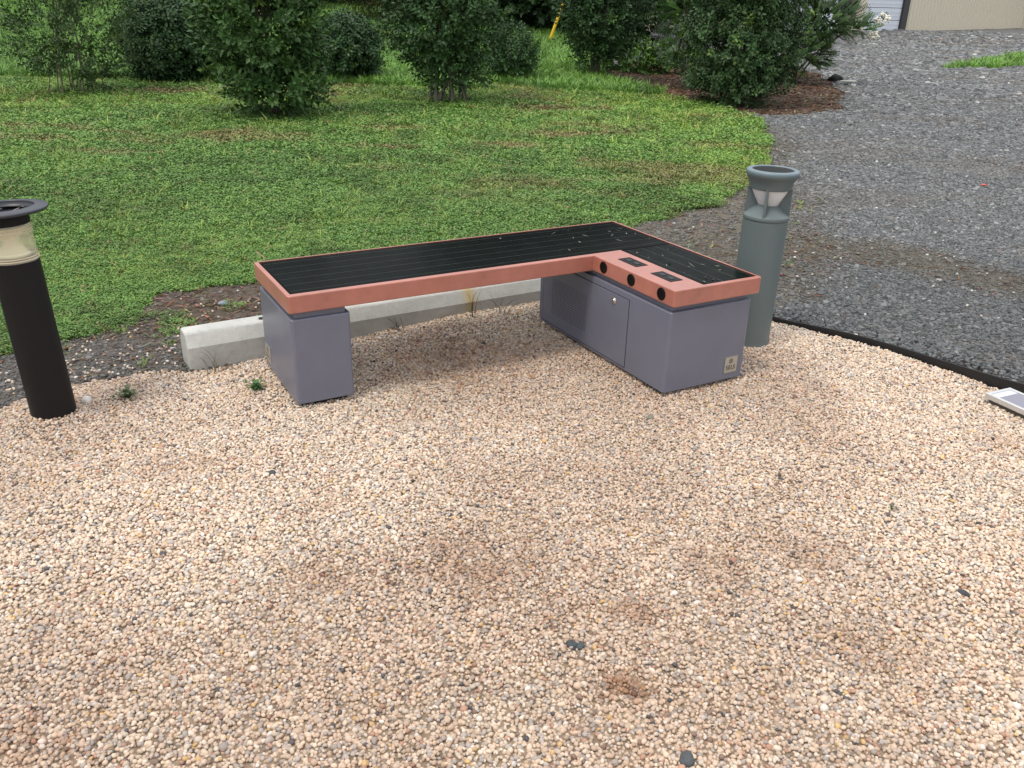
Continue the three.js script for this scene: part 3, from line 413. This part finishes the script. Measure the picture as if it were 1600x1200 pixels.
// ---------- lawn ----------
const leafTri = (bx_, by, bz, ax, len, wid, tilt, fold) => { // folded leaf starting at b, heading ax, rising with tilt
  const c = Math.cos(ax), s = Math.sin(ax), ct = Math.cos(tilt), st = Math.sin(tilt), P = (u, v, w) => [bx_ + c * u * ct - s * v - c * w * st, by + u * st + w * ct, bz + s * u * ct + c * v - s * w * st];
  return [[P(0, 0, 0), P(len * 0.5, wid, fold), P(len, 0, 0)], [P(0, 0, 0), P(len, 0, 0), P(len * 0.5, -wid, fold)]];
};
{
  const clover = (seed, n) => { const R = rng(seed), t = []; for (let i = 0; i < n; i++) { const a = R() * 6.28, r = Math.sqrt(R()) * 0.042, h = 0.008 + R() * 0.03, k = 0.011 + R() * 0.008; t.push(...leafTri(Math.cos(a) * r, h, Math.sin(a) * r, R() * 6.28, k * 1.25, k * 0.42, (R() - 0.4) * 1.1, 0.003)); } return triGeo(t); };
  const tuft = (seed, n, hgt, spread) => { const R = rng(seed), t = []; for (let i = 0; i < n; i++) { const a = R() * 6.28, r = R() * 0.03, l = hgt * (0.5 + R() * 0.7), w = 0.0022 + R() * 0.0016, be = spread * (0.3 + R()), x = Math.cos(a + R()) * r, z = Math.sin(a + R()) * r, c = Math.cos(a), s = Math.sin(a);
    const P = (f, v) => [x + c * be * f * f * l - s * v, l * f * (1 - 0.35 * f * be), z + s * be * f * f * l + c * v]; t.push([P(0, -w), P(0, w), P(0.55, w)], [P(0, -w), P(0.55, w), P(0.55, -w)], [P(0.55, -w), P(0.55, w), P(1, 0)]); } return triGeo(t); };
  const kinds = [clover(1, 18), clover(2, 18), clover(3, 16), tuft(4, 12, 0.04, 1.0), tuft(5, 13, 0.034, 1.3), tuft(6, 9, 0.1, 0.7)], lists = kinds.map(() => []), R = rng(4004);
  for (let d = 3.4; d < 46;) {
    const st = 0.004 * d;
    for (let x = -(0.72 * d + 0.3); x < Math.min(0.74 * d + 0.3, d > 20 ? 60 : 4); x += st) {
      const px = x + (R() - 0.5) * st * 1.4, pz = -d + (R() - 0.5) * st * 1.4;
      if (px > 3.8 && d < 22) continue;
      const zl = zone(px, pz); if (zl === 'drive' && d < 14 && R() < 0.16 * ss(0.52, 0.7, fbm(px * 3.3, pz * 3.3, 66)) * ss(0.1, 0.6, dirtW(px, pz)) * (px < 0 ? 1.8 : 0.16)) { } else if (zl !== 'lawn') continue;
      const p1 = fbm(px * 0.9, pz * 0.9, 51), p2 = fbm(px * 0.35 + 4, pz * 0.35, 53), p3 = fbm(px * 2.3, pz * 2.3, 55), fine = fbm(px * 7, pz * 7, 57);
      const dry = Math.max(spotW(px, pz), 0.6 * ss(0.62, 0.74, fbm(px * 0.7 + 9, pz * 1.5, 59)) * ss(6.5, 9, d) * (1 - ss(16, 18, d)));
      if (dry > 0.2 && R() < dry * 0.62) continue;
      if (fine < 0.3 && R() < 0.3) continue;
      const grassy = ss(0.42, 0.62, p1) * 0.5 + 0.06 + ss(9, 14, d) * 0.2, long = d > 16.3 && fbm(px * 0.5, pz * 0.5, 63) > 0.34 ? 1 : 0;
      let k = R() < grassy ? (R() < 0.5 ? 3 : 4) : (R() * 3) | 0; if (long || R() < 0.012) k = 5;
      let c = k >= 3 ? mix3([0.15, 0.27, 0.05], [0.205, 0.31, 0.075], R()) : mix3([0.08, 0.2, 0.045], [0.135, 0.265, 0.058], R());
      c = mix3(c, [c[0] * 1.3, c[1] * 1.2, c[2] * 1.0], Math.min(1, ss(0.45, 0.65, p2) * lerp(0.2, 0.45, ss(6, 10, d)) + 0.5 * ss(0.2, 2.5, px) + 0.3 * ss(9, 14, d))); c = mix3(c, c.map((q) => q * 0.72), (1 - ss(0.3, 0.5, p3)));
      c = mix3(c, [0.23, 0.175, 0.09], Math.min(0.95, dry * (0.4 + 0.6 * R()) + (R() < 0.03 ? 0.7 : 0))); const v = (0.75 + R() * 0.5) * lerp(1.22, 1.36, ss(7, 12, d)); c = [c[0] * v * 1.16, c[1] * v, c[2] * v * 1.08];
      const sc = Math.min(1.9, Math.max(0.72, d / 6.6)) * (0.8 + R() * 0.45);
      if (long) c = [c[1] * 0.5, c[1] * 0.92, c[2] * 0.95];
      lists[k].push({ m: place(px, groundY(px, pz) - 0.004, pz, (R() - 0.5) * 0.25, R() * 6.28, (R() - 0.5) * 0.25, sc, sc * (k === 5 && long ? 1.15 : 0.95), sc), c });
    }
    d += st * 0.92;
  }
  const g = new THREE.Group(); g.name = 'grass'; g.userData.kind = 'stuff'; tag(g, 'low clover and grass covering the lawn behind the bench', 'grass'); scene.add(g);
  const m = new THREE.MeshPhysicalMaterial({ color: 0xffffff, roughness: 0.55, transmission: 0.28, thickness: 0, side: THREE.DoubleSide, specularIntensity: 0.5 });
  kinds.forEach((s, i) => stuffInst(i < 3 ? 'clover' : 'blades', s, m, lists[i], g));
}

// ---------- shrubs and trees ----------
const twig = (seed, n, len, leaf, wid, droop = 0) => { const R = rng(seed), t = []; for (let i = 0; i < n; i++) { const f = 0.15 + 0.85 * (i / (n - 1)), a = i * 2.4 + R(), k = leaf * (0.75 + R() * 0.5); t.push(...leafTri(Math.cos(a) * 0.01, f * len, Math.sin(a) * 0.01, a, k, k * wid, 0.5 + (R() - 0.5) * 0.9 + (i === n - 1 ? 0.5 : 0) - droop, k * 0.1)); }
  const q = 0.004; t.push([[-q, 0, 0], [q, 0, 0], [0, len, 0]], [[0, 0, -q], [0, 0, q], [0, len, 0]]); return triGeo(t); };
const frond = (seed, n, len, leaf, wid = 0.2) => { const R = rng(seed), t = []; for (let i = 0; i < n; i++) { const f = 0.2 + 0.8 * (i / n), y = len * f, b = 0.12 * f * f * len; for (const s of [0, Math.PI]) t.push(...leafTri(0, y, b, s + (R() - 0.5) * 0.3, leaf * (1 - f * 0.35), leaf * wid, -0.12, 0.003)); } return triGeo(t); };
const leafM = (spec, tr) => new THREE.MeshPhysicalMaterial({ color: 0xffffff, roughness: 0.42, specularIntensity: spec, transmission: tr, thickness: 0, side: THREE.DoubleSide });
const leafGloss = leafM(0.5, 0.2), leafSoft = leafM(0.5, 0.3), bark = std([0.16, 0.135, 0.11], 0.9, { bumpMap: noiseA, bumpScale: 0.004 });
const TW = { big: twig(11, 9, 0.24, 0.085, 0.26), mid: twig(12, 10, 0.2, 0.062, 0.27), small: twig(13, 12, 0.16, 0.042, 0.3), tree: twig(14, 14, 0.6, 0.17, 0.3), pin: frond(15, 8, 0.34, 0.1), spike: twig(16, 16, 0.7, 0.2, 0.11, 0.2), myr: frond(17, 9, 0.42, 0.085, 0.3) };
function limb(pts, r0, r1) { const cv = new THREE.CatmullRomCurve3(pts.map((p) => new THREE.Vector3(...p))), n = 8, g = new THREE.TubeGeometry(cv, n, 1, 6), p = g.attributes.position; for (let i = 0; i <= n; i++) { const c = cv.getPointAt(i / n), r = lerp(r0, r1, i / n); for (let j = 0; j <= 6; j++) { const k = i * 7 + j; p.setXYZ(k, c.x + (p.getX(k) - c.x) * r, c.y + (p.getY(k) - c.y) * r, c.z + (p.getZ(k) - c.z) * r); } } return g; }
function plant(name, label, category, x, z, o, group) {
  // o: blobs [[cx,cy,cz,rx,ry,rz,weight]], n twigs, kind, color, stems, spread
  const R = rng(o.seed), y0 = terrain(x, z), t = thing(name, label, category, [x, y0 - 0.03, z], 0, group), list = [], up = new THREE.Vector3(0, 1, 0), dir = new THREE.Vector3(), q = new THREE.Quaternion(), q2 = new THREE.Quaternion(), sc = new THREE.Vector3();
  const tot = o.blobs.reduce((a, b) => a + (b[6] ?? b[3] * b[4] * b[5]), 0), gap = o.gap ?? 0.34;
  for (let i = 0, guard = 0; i < o.n && guard < o.n * 8; guard++) {
    let w = R() * tot, b = o.blobs[0]; for (const c of o.blobs) { b = c; if ((w -= c[6] ?? c[3] * c[4] * c[5]) < 0) break; }
    const u = R() * 2 - 1, a = R() * 6.283, r = Math.pow(R(), o.shell ?? 0.3), k = Math.sqrt(1 - u * u); dir.set(k * Math.cos(a), u, k * Math.sin(a));
    const tw = (o.scale ?? 1) * 0.5 * (o.kind === 'tree' || o.kind === 'spike' ? 0 : 0.2); // twigs reach past the crown
    const lump = 1 + 0.3 * (fbm(dir.x * 2.1 + o.seed, dir.y * 2.1 + dir.z * 1.7, o.seed) - 0.5) * 2;
    const p = [b[0] + dir.x * (b[3] - tw) * r * lump, b[1] + dir.y * (b[4] - tw) * r * lump, b[2] + dir.z * (b[5] - tw) * r * lump];
    if (p[1] < (o.low ?? 0.08)) continue;
    const clump = fbm(p[0] * 3.2 / (o.size ?? 1) + o.seed, (p[1] * 3.2 + p[2] * 2.3) / (o.size ?? 1), o.seed + 3); if (clump < gap && R() < 0.85) continue;
    dir.y += o.rise ?? 0.55; dir.x += (R() - 0.5) * 0.9; dir.z += (R() - 0.5) * 0.9; dir.normalize(); q.setFromUnitVectors(up, dir); q2.setFromAxisAngle(up, R() * 6.28); q.multiply(q2);
    const s = (o.scale ?? 1) * (0.7 + R() * 0.6); sc.setScalar(s);
    let c = mix3(o.color, o.color2 ?? o.color, R() * R()); const v = 0.7 + R() * 0.6; c = c.map((e) => e * v); if (R() < (o.young ?? 0.06)) c = [c[0] * 2.1, c[1] * 1.75, c[2] * 1.2];
    list.push({ m: new THREE.Matrix4().compose(new THREE.Vector3(...p), q, sc), c }); i++;
  }
  stuffInst('foliage', TW[o.kind], o.soft ? leafSoft : leafGloss, list, t);
  const st = []; for (let i = 0; i < (o.stems ?? 6); i++) { const b = o.blobs[i % o.blobs.length], a = R() * 6.28, f = R(), tx = b[0] + Math.cos(a) * b[3] * 0.62 * f, tz = b[2] + Math.sin(a) * b[5] * 0.62 * f, ty = b[1] + b[4] * (0.2 + 0.5 * R()), r = (o.stemR ?? 0.022) * (0.6 + R() * 0.6), sx = (R() - 0.5) * 0.16 * (o.base ?? 1), sz = (R() - 0.5) * 0.16 * (o.base ?? 1);
    st.push(limb([[sx, 0, sz], [lerp(sx, tx, 0.2) + (R() - 0.5) * 0.06, ty * 0.33, lerp(sz, tz, 0.2)], [lerp(sx, tx, 0.6), ty * 0.68, lerp(sz, tz, 0.6)], [tx, ty, tz]], r, r * 0.35)); }
  part('stems', merge(st), o.bark ? std(o.bark, 0.9) : bark, t);
  return t;
}
const DG = [0.05, 0.115, 0.03], DG2 = [0.085, 0.16, 0.045], BG = [0.042, 0.1, 0.033];
plant('shrub', 'open leggy shrub with bare stems at the far left of lawn', 'shrub', -6.95, -14.3, { seed: 101, blobs: [[0, 1.15, 0, 1.05, 0.95, 0.95], [0.1, 2.3, 0, 1.0, 0.8, 0.9], [0.25, 0.45, 0.1, 0.6, 0.4, 0.5]], n: 1150, kind: 'mid', color: [0.042, 0.09, 0.026], color2: [0.09, 0.15, 0.04], stems: 16, gap: 0.42, scale: 1.05, stemR: 0.011, base: 5 });
plant('shrub', 'dense round dark green shrub between the two taller shrubs on left', 'shrub', -6.3, -16.4, { seed: 102, blobs: [[0.06, 0.68, 0, 0.86, 0.8, 0.8]], n: 2100, kind: 'small', color: BG, color2: [0.035, 0.075, 0.026], stems: 8, gap: 0.24, scale: 1.45, young: 0.03 });
plant('shrub', 'large glossy shrub nearest the bench on left half of lawn', 'shrub', -3.33, -12.3, { seed: 103, blobs: [[-0.06, 1.25, 0, 0.82, 0.9, 0.78], [0.04, 0.44, 0, 0.74, 0.44, 0.68], [0, 2.2, 0, 0.8, 0.7, 0.75]], n: 1900, kind: 'big', color: DG, color2: DG2, stems: 12, gap: 0.34, stemR: 0.02 });
plant('shrub', 'small round dark shrub half hidden behind the large glossy shrub', 'shrub', -3.2, -17, { seed: 104, blobs: [[0, 0.56, 0, 0.66, 0.64, 0.62]], n: 1500, kind: 'small', color: BG, color2: [0.032, 0.07, 0.026], stems: 6, gap: 0.22, scale: 1.4, young: 0.02 });
plant('shrub', 'vase shaped shrub on bare forked stems at the middle of lawn', 'shrub', -1.13, -14.4, { seed: 105, blobs: [[-0.05, 1.25, 0, 0.94, 0.76, 0.86], [0.05, 0.64, 0, 0.66, 0.4, 0.56], [0, 2.15, 0, 0.9, 0.7, 0.8]], n: 2000, kind: 'mid', color: BG, color2: [0.07, 0.13, 0.04], stems: 20, gap: 0.32, scale: 1.2, stemR: 0.017, base: 4, low: 0.3, bark: [0.2, 0.17, 0.15] });
plant('shrub', 'low dark shrub behind right side of the vase shaped shrub', 'shrub', -0.15, -17.6, { seed: 106, blobs: [[0, 0.5, 0, 0.5, 0.55, 0.5]], n: 620, kind: 'small', color: BG, color2: DG, stems: 5, gap: 0.28, scale: 1.25 });
plant('shrub', 'dark upright shrub beside the leaning yellow guard', 'shrub', 1.5, -18.5, { seed: 107, blobs: [[0.1, 1.3, 0, 0.95, 0.85, 0.85], [0.05, 0.62, 0, 0.6, 0.48, 0.5], [0, 2.3, 0, 0.9, 0.8, 0.8]], n: 1900, kind: 'mid', color: BG, color2: [0.04, 0.08, 0.03], stems: 14, gap: 0.35, scale: 1.25, stemR: 0.018 });
plant('shrub', 'big dense small leaved shrub where lawn meets mulch and drive', 'shrub', 3.72, -15.3, { seed: 108, blobs: [[-0.05, 1.0, 0, 0.95, 0.9, 0.9], [-0.05, 2.1, 0, 1.0, 0.85, 0.9], [-0.1, 0.38, 0.1, 0.9, 0.42, 0.8]], n: 3000, kind: 'small', color: [0.036, 0.086, 0.026], color2: [0.07, 0.135, 0.04], stems: 16, gap: 0.33, scale: 1.4, stemR: 0.016, bark: [0.3, 0.27, 0.22], low: 0.04 });
{
  const t = plant('crape_myrtle', 'arching shrub with white flower clusters reaching over the drive', 'shrub', 5.65, -19, { seed: 109, blobs: [[-0.1, 0.75, 0, 0.8, 0.65, 0.7], [0.35, 1.3, 0.1, 0.85, 0.5, 0.7], [-0.3, 2.2, 0, 0.95, 0.6, 0.8], [1.05, 1.15, 0.2, 0.46, 0.16, 0.3]], n: 1500, scale: 0.72, kind: 'myr', color: [0.05, 0.115, 0.032], color2: [0.1, 0.18, 0.05], stems: 12, gap: 0.3, rise: 0.3, stemR: 0.018, shell: 0.4 });
  const R = rng(919); for (const [x, y, z, s] of [[1.52, 1.3, 0.3, 0.16], [1.38, 1.0, 0.35, 0.11], [0.9, 1.85, 0.3, 0.14]]) {
    const gs = []; for (let i = 0; i < 60; i++) { const a = R() * 6.28, u = R() * 2 - 1, r = s * Math.cbrt(R()), k = Math.sqrt(1 - u * u), q = new THREE.IcosahedronGeometry(0.016 + R() * 0.014, 0); q.rotateX(R() * 3); q.translate(x + Math.cos(a) * k * r, y + u * r * 0.8, z + Math.sin(a) * k * r); gs.push(q); } part('flower_cluster', merge(gs), std([0.78, 0.77, 0.68], 0.8), t);
  }
}
plant('ash_sapling', 'sapling with drooping bright pinnate leaves beside the dense shrub', 'sapling', 3.15, -17.6, { seed: 110, blobs: [[0, 1.35, 0, 0.62, 0.6, 0.6], [0.1, 2.2, 0, 0.75, 0.6, 0.7], [-0.1, 0.8, 0.1, 0.45, 0.3, 0.4]], n: 420, kind: 'pin', color: [0.045, 0.11, 0.028], color2: [0.085, 0.17, 0.04], stems: 5, gap: 0.25, soft: 1, rise: -0.35, low: 0.45, young: 0.15 });
plant('weedy_shrub', 'low bright leafy weeds at the back edge of mulch', 'weeds', 2.55, -20.6, { seed: 111, blobs: [[0, 0.28, 0, 0.7, 0.34, 0.4], [0.9, 0.2, 0.1, 0.5, 0.26, 0.35]], n: 330, kind: 'big', color: [0.075, 0.17, 0.035], color2: [0.12, 0.24, 0.05], stems: 6, gap: 0.2, soft: 1, low: 0.03, stemR: 0.008, scale: 1.1 });
const TREES = [[-23, -36, 4.2, 7.0, 'tree', 'leafy tree at the far left behind the grass bank'], [-17, -40, 4, 8.4, 'tree', 'tall tree behind the bank above the round dark shrub'], [-10.6, -38.5, 3.6, 7.7, 'tree', 'dark tree behind the bank between round and large shrubs'], [-6.2, -36, 3.2, 7.0, 'tree', 'tree behind the bank just left of the spiky one'], [-3.4, -29.5, 1.6, 4.9, 'spike', 'spiky reddish brown and green tree behind the small round shrub'], [-1.2, -30, 2.6, 7.7, 'tree', 'dense dark tree filling the gap left of the yellow guard'], [1.3, -27.8, 2.2, 6.3, 'tree', 'dark tree directly behind the leaning yellow guard'], [3.4, -32, 2.7, 7.0, 'tree', 'tree behind the upright shrub right of the yellow guard'], [-31, -33, 5, 8.4, 'tree', 'outermost left tree cut by the frame edge'], [33, -54, 4, 6.3, 'tree', 'tree beyond the right end of the cream building']];
TREES.forEach(([x, z, r, h, kind, label], i) => {
  plant('tree', label, 'tree', x, z, { seed: 200 + i, blobs: [[0, h * 0.62, 0, r, h * 0.36, r, 5], [0, h * 0.3, 0, r * 1.02, h * 0.24, r, 4], [0, 0.9, 0.3, r * 0.95, 0.9, r * 0.8, 2.2]], n: kind === 'spike' ? 1100 : 2600, kind, color: kind === 'spike' ? [0.06, 0.085, 0.025] : [0.026, 0.06, 0.022], color2: kind === 'spike' ? [0.15, 0.1, 0.04] : [0.05, 0.1, 0.032], stems: 5, stemR: 0.13, gap: 0.3, size: 2.2, base: 3, low: 0.1, young: 0.04 });
});

// ---------- small things ----------
{
  const y0 = terrain(0.74, -24.5), t = thing('guy_wire', 'yellow plastic guard on a leaning guy wire among the dark trees', 'guy wire', [0.74, y0, -24.5]);
  const tube = (p, q, r) => { const a = new THREE.Vector3(...p), b = new THREE.Vector3(...q), g = new THREE.CylinderGeometry(r, r, a.distanceTo(b), 10); g.applyQuaternion(new THREE.Quaternion().setFromUnitVectors(new THREE.Vector3(0, 1, 0), b.clone().sub(a).normalize())); g.translate(...a.clone().add(b).multiplyScalar(0.5)); return g; };
  part('guard', tube([0.02, 0.04, 0.02], [0.62, 1.75, 0.02], 0.04), std([0.75, 0.48, 0.02], 0.45), t);
  part('wire', tube([0, -0.1, 0.02], [2.2, 6.3, 0.02], 0.008), std([0.3, 0.3, 0.3], 0.4, { metalness: 1 }), t);
}
[[-0.862, -2.721, 0.016, [0.05, 0.058, 0.065], "dark blue grey stone left of centre on gravel before the bench"], [0.585, -3.253, 0.019, [0.2, 0.2, 0.14], "rounded olive grey stone in front of the battery box corner", 0.8], [0.179, -1.847, 0.016, [0.04, 0.055, 0.06], "dark teal stone at lower centre, left of a touching pair"], [0.201, -1.843, 0.014, [0.06, 0.075, 0.08], "dark teal stone at lower centre, right of a touching pair"], [0.996, -2.766, 0.013, [0.05, 0.058, 0.065], "small black stone on gravel below the maker plate end of bench"], [1.379, -2.912, 0.013, [0.08, 0.08, 0.09], "small dark grey stone on gravel left of the pair near edging"], [1.554, -2.86, 0.012, [0.1, 0.095, 0.09], "small brownish grey stone on gravel nearest the ground light"], [1.368, -2.12, 0.017, [0.045, 0.05, 0.06], "black angular stone alone at lower right of gravel"], [0.423, -1.469, 0.022, [0.07, 0.08, 0.085], "dark slate stone cut by bottom edge of frame"], [-1.781, -3.261, 0.026, [0.62, 0.58, 0.52], "large pale rounded stone beside the black bollard foot", 0.75], [-1.609, -4.543, 0.03, [0.2, 0.23, 0.26], "angular blue grey stone on bare soil behind wheel stop", 0.5], [-1.394, -3.321, 0.014, [0.05, 0.058, 0.065], "dark stone on gravel between black bollard and bench"], [1.227, -2.59, 0.012, [0.12, 0.09, 0.08], "small brown stone beside the tiny weed on right gravel"], [-1.066, -2.215, 0.012, [0.09, 0.08, 0.085], "dark purple grey stone on left gravel"], [1.6, -2.506, 0.011, [0.06, 0.06, 0.06], "small black stone at right edge of gravel"]].forEach(([x, z, s, c, label, flat], i) => {
  const g = pebble(300 + i, 1, flat ?? 0.6, 0.78, 2, 0.28); g.scale(s, s, s);
  const o = part(numbered('stone'), g, std(c, 0.6, { bumpMap: noiseA, bumpScale: 0.002 }), scene); o.position.set(x, groundY(x, z) + s * 0.3, z); o.rotation.y = i * 1.3; tag(o, label, 'stone');
});
const WEED = (seed, n, h) => { const R = rng(seed), t = []; for (let i = 0; i < n; i++) { const a = R() * 6.28, r = R() * R() * h * 1.3, y = 0.004 + R() * h * 0.6, k = h * (0.22 + R() * 0.25); t.push([[0.0015, 0, 0], [-0.0015, 0, 0], [Math.cos(a) * r, y, Math.sin(a) * r]], ...leafTri(Math.cos(a) * r, y, Math.sin(a) * r, a + (R() - 0.5) * 2, k, k * 0.3, (R() - 0.2) * 0.9, k * 0.12)); } return triGeo(t); };
const weedM = (c) => new THREE.MeshPhysicalMaterial({ color: new THREE.Color().setRGB(...c), roughness: 0.55, transmission: 0.25, thickness: 0, side: THREE.DoubleSide });
[[-1.637, -3.33, 120, 0.055, [0.09, 0.13, 0.04], "flat olive weed on gravel near the black bollard"], [-1.119, -3.441, 130, 0.05, [0.07, 0.18, 0.045], "bright green weed on gravel left of the bench leg box"], [1.332, -2.584, 24, 0.025, [0.06, 0.12, 0.03], "tiny green weed on the right part of gravel"], [-0.739, -4.091, 60, 0.04, [0.03, 0.055, 0.02], "dark weed at wheel stop foot close to bench leg box"], [-0.689, -4.149, 80, 0.055, [0.03, 0.06, 0.02], "dark weed at wheel stop foot, middle of three"], [-0.628, -4.229, 110, 0.07, [0.03, 0.065, 0.022], "tallest dark weed of three at wheel stop foot"], [-1.238, -3.834, 70, 0.035, [0.03, 0.05, 0.02], "dark creeping weed at wheel stop foot left of bench"]].forEach(([x, z, n, h, c, label], i) => { const o = part(numbered('weed'), WEED(400 + i, n, h), weedM(c), scene); o.position.set(x, groundY(x, z), z); tag(o, label, 'weed'); });
{ // dead stalks by the wheel stop
  const stalk = (seed, n, h, lean) => { const R = rng(seed), gs = []; for (let i = 0; i < n; i++) { const a = R() * 6.28, l = h * (0.5 + R() * 0.6), k = lean * (0.4 + R()), bx0 = (R() - 0.5) * 0.06, bz0 = (R() - 0.5) * 0.04; gs.push(limb([[bx0, -0.01, bz0], [bx0 + Math.cos(a) * l * 0.2 * k, l * 0.4, bz0 + Math.sin(a) * l * 0.2 * k], [bx0 + Math.cos(a) * l * 0.6 * k, l * 0.75, bz0 + Math.sin(a) * l * 0.6 * k], [bx0 + Math.cos(a) * l * k, l * 0.9, bz0 + Math.sin(a) * l * k]], 0.0016, 0.0007)); } return merge(gs); };
  for (const [a, b, n, h, lean, c, label] of [[0.1, -0.05, 8, 0.14, 0.5, [0.2, 0.16, 0.11], 'dry brown stalks leaning on the left end of wheel stop'], [1.02, -0.03, 7, 0.1, 1.5, [0.1, 0.09, 0.07], 'thin dark forked twigs against middle of the wheel stop'], [1.42, -0.05, 6, 0.15, 0.5, [0.1, 0.085, 0.06], 'upright dead stalks below the rusty stain on wheel stop'], [1.6, -0.07, 7, 0.12, 0.9, [0.12, 0.1, 0.07], 'tangle of dead stalks near the battery box corner']]) {
    const x = WS0[0] + WSD[0] * a + WSN[0] * b, z = WS0[1] + WSD[1] * a + WSN[1] * b, o = part(numbered('dry_stalks'), stalk(Math.round(a * 100), n, h, lean), std(c, 0.9), scene); o.position.set(x, groundY(x, z), z); tag(o, label, 'dead stalks');
  }
  const tw = part('stick', limb([[-1.13, 0.02, -3.72], [-1.16, 0.3, -3.78], [-1.142, 0.488, -3.820], [-1.193, 0.504, -3.870]], 0.005, 0.0032), std([0.3, 0.2, 0.13], 0.9), scene); tag(tw, 'thin brown stick standing up behind the left end of bench', 'stick');
  const sr = part('scrap', pebble(501, 1, 0.3, 0.7, 1, 0.4), std([0.6, 0.09, 0.08], 0.6), scene); sr.scale.setScalar(0.028); sr.position.set(4.594, 0.02, -8.613); tag(sr, 'small red scrap lying on the slate drive', 'litter');
  const cl = thing('litter_clump', 'dark clump with pale scrap on drive edge beside the mulch', 'litter', [6.747, terrain(6.747, -19.591), -19.591]);
  const dk = pebble(502, 1, 0.55, 0.7, 2, 0.4); dk.scale(0.17, 0.17, 0.17); dk.translate(0, 0.05, 0); part('clump', dk, std([0.012, 0.011, 0.01], 0.9), cl); const pl = pebble(503, 1, 0.16, 0.45, 1, 0.3); pl.scale(0.2, 0.2, 0.2); pl.translate(0.2, 0.03, 0.16); part('pale_scrap', pl, std([0.6, 0.58, 0.52], 0.8), cl);
}
renderer.render(scene, camera);
